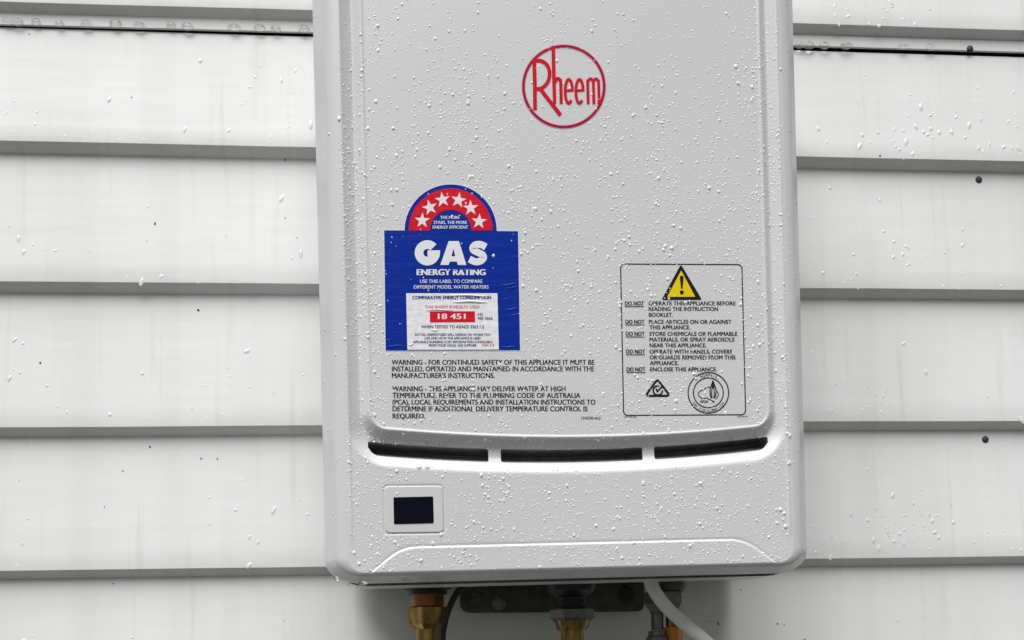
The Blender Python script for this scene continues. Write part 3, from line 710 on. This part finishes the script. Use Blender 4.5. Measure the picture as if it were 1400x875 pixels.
# ------------------------------------------------------------------ rain
def caps(P, N, Rr, tall, elong, mat, name, up=Vector((0,0,1)), seg=8, tilt=None):
    """flattened water beads: arrays of centres, normals, radii"""
    rings = [(1.0, -.06), (.87, .25), (.64, .58), (.34, .88)]
    T = [(r*math.cos(2*math.pi*k/seg), r*math.sin(2*math.pi*k/seg), h) for r, h in rings for k in range(seg)]+[(0, 0, 1.0)]
    T = np.array(T); nT = len(T)
    fs = [(i*seg+k, i*seg+(k+1) % seg, (i+1)*seg+(k+1) % seg, (i+1)*seg+k) for i in range(len(rings)-1) for k in range(seg)]
    fs += [(3*seg+k, 3*seg+(k+1) % seg, nT-1) for k in range(seg)]
    n = len(P); Zv = np.tile(np.array([0, 0, 1.0]), (n, 1))
    U = np.cross(Zv, N); U /= np.maximum(np.linalg.norm(U, axis=1, keepdims=True), 1e-6)
    U = np.where(np.linalg.norm(U, axis=1, keepdims=True) < .5, np.array([[1.,0,0]]), U); V = np.cross(N, U)
    if tilt is not None:
        c_, s_ = np.cos(tilt)[:, None], np.sin(tilt)[:, None]; U, V = U*c_+V*s_, V*c_-U*s_
    # teardrop: lower half fuller, upper half longer
    tx = T[None, :, 0]*np.ones((n, 1)); tz = T[None, :, 1]*elong[:, None]
    wob = 1+.07*np.sin(2*np.arctan2(T[None, :, 1], T[None, :, 0])+rng.uniform(0, 6, (n, 1)))+.05*np.sin(3*np.arctan2(T[None, :, 1], T[None, :, 0])+rng.uniform(0, 6, (n, 1)))
    tx = tx*wob; tz = tz*wob
    co = P[:, None, :]+Rr[:, None, None]*(tx[..., None]*U[:, None, :]+tz[..., None]*V[:, None, :]+(T[None, :, 2]*tall[:, None])[..., None]*N[:, None, :])
    base = (np.arange(n)*nT)
    fl = []
    for f in fs: fl.append(np.stack([base+i for i in f], -1))
    F4 = np.concatenate([a for a in fl if a.shape[1] == 4]); F3 = np.concatenate([a for a in fl if a.shape[1] == 3])
    me = bpy.data.meshes.new(name); V_ = co.reshape(-1, 3)
    me.vertices.add(len(V_)); me.vertices.foreach_set('co', V_.ravel())
    lp = np.concatenate([F4.ravel(), F3.ravel()]); st = np.concatenate([np.arange(len(F4))*4, len(F4)*4+np.arange(len(F3))*3])
    me.loops.add(len(lp)); me.loops.foreach_set('vertex_index', lp.astype(np.int32))
    me.polygons.add(len(st)); me.polygons.foreach_set('loop_start', st.astype(np.int32))
    me.update(calc_edges=True); me.validate(); me.polygons.foreach_set('use_smooth', [True]*len(me.polygons))
    me.materials.append(MAT[mat]); o = bpy.data.objects.new(name, me); col.objects.link(o)
    return o
VA = np.array(verts)
def face_data(fl):
    Q = np.array([f if len(f) == 4 else (f[0], f[1], f[2], f[2]) for f in fl])
    a, b, c, d = VA[Q[:,0]], VA[Q[:,1]], VA[Q[:,2]], VA[Q[:,3]]
    n = np.cross(c-a, d-b); l = np.linalg.norm(n, axis=1); ok = l > 1e-12
    n[ok] /= l[ok][:, None]; n[n[:,1] > 0] *= -1
    return (a+b+c+d)/4, n, l/2, (a, b, c, d)
ctr, nor, area, cor = face_data(front_faces)
# density of beads over the front: sparse near the top middle, thick low down and along the rims
xm, zm = ctr[:,0]*1000, ctr[:,2]*1000
ytop = (hp(766,0)[1]-zm)*1.87/1.0                  # about photo pixels below the top of the view
dens = .25+.85*np.clip((ytop-20)/200, 0, 1)
side = np.minimum(np.abs(xm-pl), np.abs(xm-prt)); dens += .5*np.exp(-(side/14)**2)*np.clip((ytop+60)/120, 0, 1)
# drifts: low-frequency patchiness
ph = rng.uniform(0, 6, 8)
pat = sum(np.sin(xm*a+zm*b+p_) for a, b, p_ in [(.05,.03,ph[0]),(-.04,.06,ph[1]),(.11,-.05,ph[2]),(.16,.02,ph[3])])
dens *= np.clip(1+.22*pat, .3, 2)
dens *= np.where(nor[:,1] < -.55, 1, .12)
insl = (xm > hp(525,400)[0]) & (xm < hp(711,400)[0]) & (zm < hp(600,300)[1]) & (zm > hp(600,480)[1])
dens *= np.where(insl, .55, 1)
intx = (zm < hp(600,488)[1]) & (zm > hp(600,576)[1]) & (xm > hp(533,500)[0]) & (xm < hp(816,500)[0]) | (zm < hp(900,408)[1]) & (zm > hp(900,512)[1]) & (xm > hp(852,500)[0]) & (xm < hp(1010,500)[0])
dens *= np.where(intx, .34, 1)
lowband = (ytop > 600) & (ytop < 650); dens *= np.where(lowband & (nor[:,2] > .15), .10, 1)
def sample(n, w):
    i = rng.choice(len(ctr), n, p=w/w.sum()); u, v = rng.random((n,1)), rng.random((n,1)); a, b, c, d = (t[i] for t in cor)
    return a*(1-u)*(1-v)+b*u*(1-v)+c*u*v+d*(1-u)*v, nor[i], insl[i]
NB = 19000
P1, N1, L1 = sample(NB, dens*area)
R1 = np.clip(rng.lognormal(math.log(.365), .47, NB), .15, 1.5)*.001
R1 *= np.where(L1, .7, 1)
# beads lined up in drip runs
runs = []
for _ in range(150):
    p0, n0, _l = sample(1, dens*area); L = rng.uniform(15, 90); k_ = int(rng.integers(4, 12))
    for t in np.sort(rng.random(k_)): runs.append((p0[0,0]+rng.normal(0, .0005), p0[0,2]-t*L*.001))
runs = np.array(runs); rx, rz = runs[:,0]*1000, runs[:,1]*1000
ok = (keep(rx, rz) < -2) & (rz > 6); rx, rz = rx[ok], rz[ok]; ry = depth(rx, rz)
e = .3; gx = (depth(rx+e, rz)-depth(rx-e, rz))/(2*e); gz = (depth(rx, rz+e)-depth(rx, rz-e))/(2*e)
N2 = np.stack([gx, -np.ones_like(gx), gz], -1); N2 /= np.linalg.norm(N2, axis=1, keepdims=True)
N2[:, 0] *= 1; N2[:, 2] *= 1
P2 = np.stack([rx*.001, ry*.001-DEPTH, rz*.001], -1); R2 = np.clip(rng.lognormal(math.log(.62), .35, len(rx)), .25, 1.6)*.001
for px, py, rr in [(543,675,1.5),(958,661,1.9),(957,716,1.6),(1074,720,1.8),(603,731,1.6),(592,743,1.4),(1067,697,1.9),(573,639,2.0),(584,639,2.2),(658,650,1.6),(1006,91,1.7),(690,128,1.4),(514,139,1.5),(503,176,1.5),(983,262,1.4),(464,163,1.7),(1079,633,1.6),(1079,596,1.8),(484,756,1.5),(491,771,1.6),(618,296,1.3)]:
    a_, b_ = hp(px, py); P2 = np.vstack([P2, [[a_*.001, float(depth(np.array([a_]), np.array([b_]))[0])*.001-DEPTH, b_*.001]]]); N2 = np.vstack([N2, [[0, -1, 0]]]); R2 = np.append(R2, rr*.001)
ctr, nor, area, cor = face_data(flank_faces); insl = np.zeros(len(ctr), bool)
w = area*np.where(nor[:,2] < -.4, .25, 1)*np.where(ctr[:,0] < 0, .5, 1.3)
P3, N3, _ = sample(420, w); N3[:,1] = np.minimum(N3[:,1], -.2); R3 = np.clip(rng.lognormal(math.log(.48), .4, 420), .2, 1.3)*.001
P_, N_, R__ = np.concatenate([P1, P2, P3]), np.concatenate([N1, N2, N3]), np.concatenate([R1, R2, R3])
P_ = P_+np.array([0, 0, ROOTZ])
o = caps(P_, N_, R__, rng.uniform(.34, .48, len(P_)), rng.uniform(.95, 1.35, len(P_)), 'bead', 'raindrops')
tag(o, 'fine raindrops beaded all over the heater front', 'water drops', kind='stuff')

# streaked drops on the boards, mostly on the lower half of each board
Pw, Nw, Rw, Ew, Tw = [], [], [], [], []
def wall_drop(px, py, r, el, ti):
    p_, bi = on_wall(px, py); Pw.append(tuple(p_)); Nw.append((0, -.995, .09)); Rw.append(r); Ew.append(el); Tw.append(ti)
for _ in range(900):
    left = random.random() < .42
    px = random.uniform(-60, 428) if left else random.uniform(1105, 1460)
    py = random.uniform(-30, 900); p_, bi = on_wall(px, py); zb = edges[bi]; t = (p_.z-zb)/step
    if t < .012 or random.random() < (t-.10)*1.5 or t > .8: continue
    big = random.random() < .22
    wall_drop(px, py, random.uniform(.0013, .0024) if big else random.uniform(.0006, .0013), random.uniform(1.0, 2.6), random.gauss(-.45 if left else -.2, .35))
for cx, cy, n, sx, sy in [(1240,175,46,40,30),(1210,330,34,40,38),(1195,545,34,22,16),(1240,710,40,42,26),(1195,18,22,45,14),(60,330,12,50,26),(1130,752,8,26,3),(1300,325,16,36,22)]:
    for _ in range(n): wall_drop(random.gauss(cx, sx), random.gauss(cy, sy), random.choice([.0005,.0006,.0008,.0011,.0016,.0020]), random.uniform(.9, 1.9), random.gauss(-.3, .5))
n = len(Pw); Nw = np.array(Nw); Nw /= np.linalg.norm(Nw, axis=1, keepdims=True)
o = caps(np.array(Pw), Nw, np.array(Rw), np.full(n, .25), np.array(Ew), 'thin', 'raindrops', tilt=np.array(Tw))
tag(o, 'scattered raindrops and short diagonal streaks of water on the boards', 'water drops', kind='stuff')

# larger drops hanging from edges: each one a thing
ORD = 'first second third fourth fifth sixth seventh eighth ninth tenth eleventh twelfth thirteenth'.split()
def hang(px, py, Y, w, h, label, group):
    c = at(px, py, Y); g = G(); seg, rg = 14, 8; vs = []
    for i in range(rg+1):
        a = math.pi*i/rg; z = math.cos(a)*h*.5; r = math.sin(a)**.9*w*.5*(1+.12*(-math.cos(a)))
        for k in range(seg): vs.append((r*math.cos(2*math.pi*k/seg), r*.5*math.sin(2*math.pi*k/seg), z))
    fs = [(i*seg+k, (i+1)*seg+k, (i+1)*seg+(k+1) % seg, i*seg+(k+1) % seg) for i in range(rg) for k in range(seg)]
    o = mesh_obj('water_drop', vs, fs, 'water', None, True); o.location = c; tag(o, label, 'water drop', group); return o
for q, (x, w) in enumerate([(10,.013),(24,.012),(49,.011),(81,.010),(118,.013),(158,.014),(190,.013),(234,.010),(256,.012),(320,.013),(355,.013),(377,.012),(416,.011)]):
    hang(x, 29+x*.0262+random.uniform(-1,1), -.0049, w*random.uniform(.7,.95), random.uniform(.0055,.0078), ORD[q]+' clear drop from the left on the strip left of the heater', 'drops on the joint strip left of the heater')
for q, (x, w) in enumerate([(1093,.012),(1106,.012),(1127,.013),(1157,.014),(1235,.012),(1272,.011)]):
    hang(x, 61.5+(x-1085)*.016, -.0049, w*random.uniform(.7,.95), random.uniform(.0055,.0075), ORD[q]+' clear drop rightwards from the heater on the strip', 'drops on the joint strip right of the heater')
sd_ = -DEPTH+.0062
for q, (x, y, w) in enumerate([(510,601,.0034),(524,603,.0036),(540,604,.0040),(562,605.5,.0034),(586,606,.0044),(604,607,.0050),(951,602.5,.0040),(979,600,.0042),(998,598,.0060),(1022,596.5,.0038),(1033,596,.0040)]):
    hang(x, y, sd_-.001, w, .0034, ORD[q]+' small drop from the left along the upper edge of the air slots', 'drops on the upper edge of the air slots')
for q, (x, y, w) in enumerate([(460,791,.0035),(496,797.5,.007),(556,793,.006),(584,791.5,.008),(600,791,.007)]):
    hang(x, y, -DEPTH+.010, w, .0035, ORD[q]+' small drop from the left under the bottom edge of the heater', 'drops on the bottom left edge of the heater')

# specks of dirt and small insects on the boards
g = G()
for px, py, w, h, a in [(390,218,2,9,.3),(40,46.5,2,2,0),(271,424,4,4,.5),(55,496,3,4,.4),(205,611,3,4,.5),(275,627,2.6,3,0),(168,644,2,2.6,.2),(228,594,8,2.5,.1),(143,693,1.6,2,0),(390,298,2,2,0),(406,325,1.6,1.8,0),(180,133,2,1.8,.3),
        (1203,213,3,4,0),(1367,58,8,4,.1),(1369,74,2.5,2.5,0),(982,853,2.4,7,-.2),(971,849,2,2.6,0),(1013,806,2,2.6,0),(1063,853,3.4,3.4,0),(1072,854,2,2,0),(939,800,2.4,2,0),(1100,874,4,2,.2),(297,627,2,3,.8),(155,798,2.4,2,0),(212,306,3,6,.1)]:
    p_, bi = on_wall(px, py); k = .82*(DIST+DEPTH)/F; seg = 7; vs = []
    for rr, y in ((1, .0), (.8, -.0005), (.3, -.0008)):
        for j in range(seg):
            b = 2*math.pi*j/seg; rx_ = rr*w*.5*k*(1+.25*math.sin(3*b+px)); rz_ = rr*h*.5*k*(1+.2*math.cos(2*b+py))
            x_, z_ = rx_*math.cos(b), rz_*math.sin(b); vs.append((p_.x+x_*math.cos(a)+z_*math.sin(a), p_.y+y, p_.z-x_*math.sin(a)+z_*math.cos(a)))
    g.add(vs, [(i*seg+j, i*seg+(j+1) % seg, (i+1)*seg+(j+1) % seg, (i+1)*seg+j) for i in range(2) for j in range(seg)]+[tuple(2*seg+j for j in range(seg))])
o = g.build('dirt_specks', 'debris'); tag(o, 'tiny dark specks of dirt scattered on the boards', 'dirt', kind='stuff')
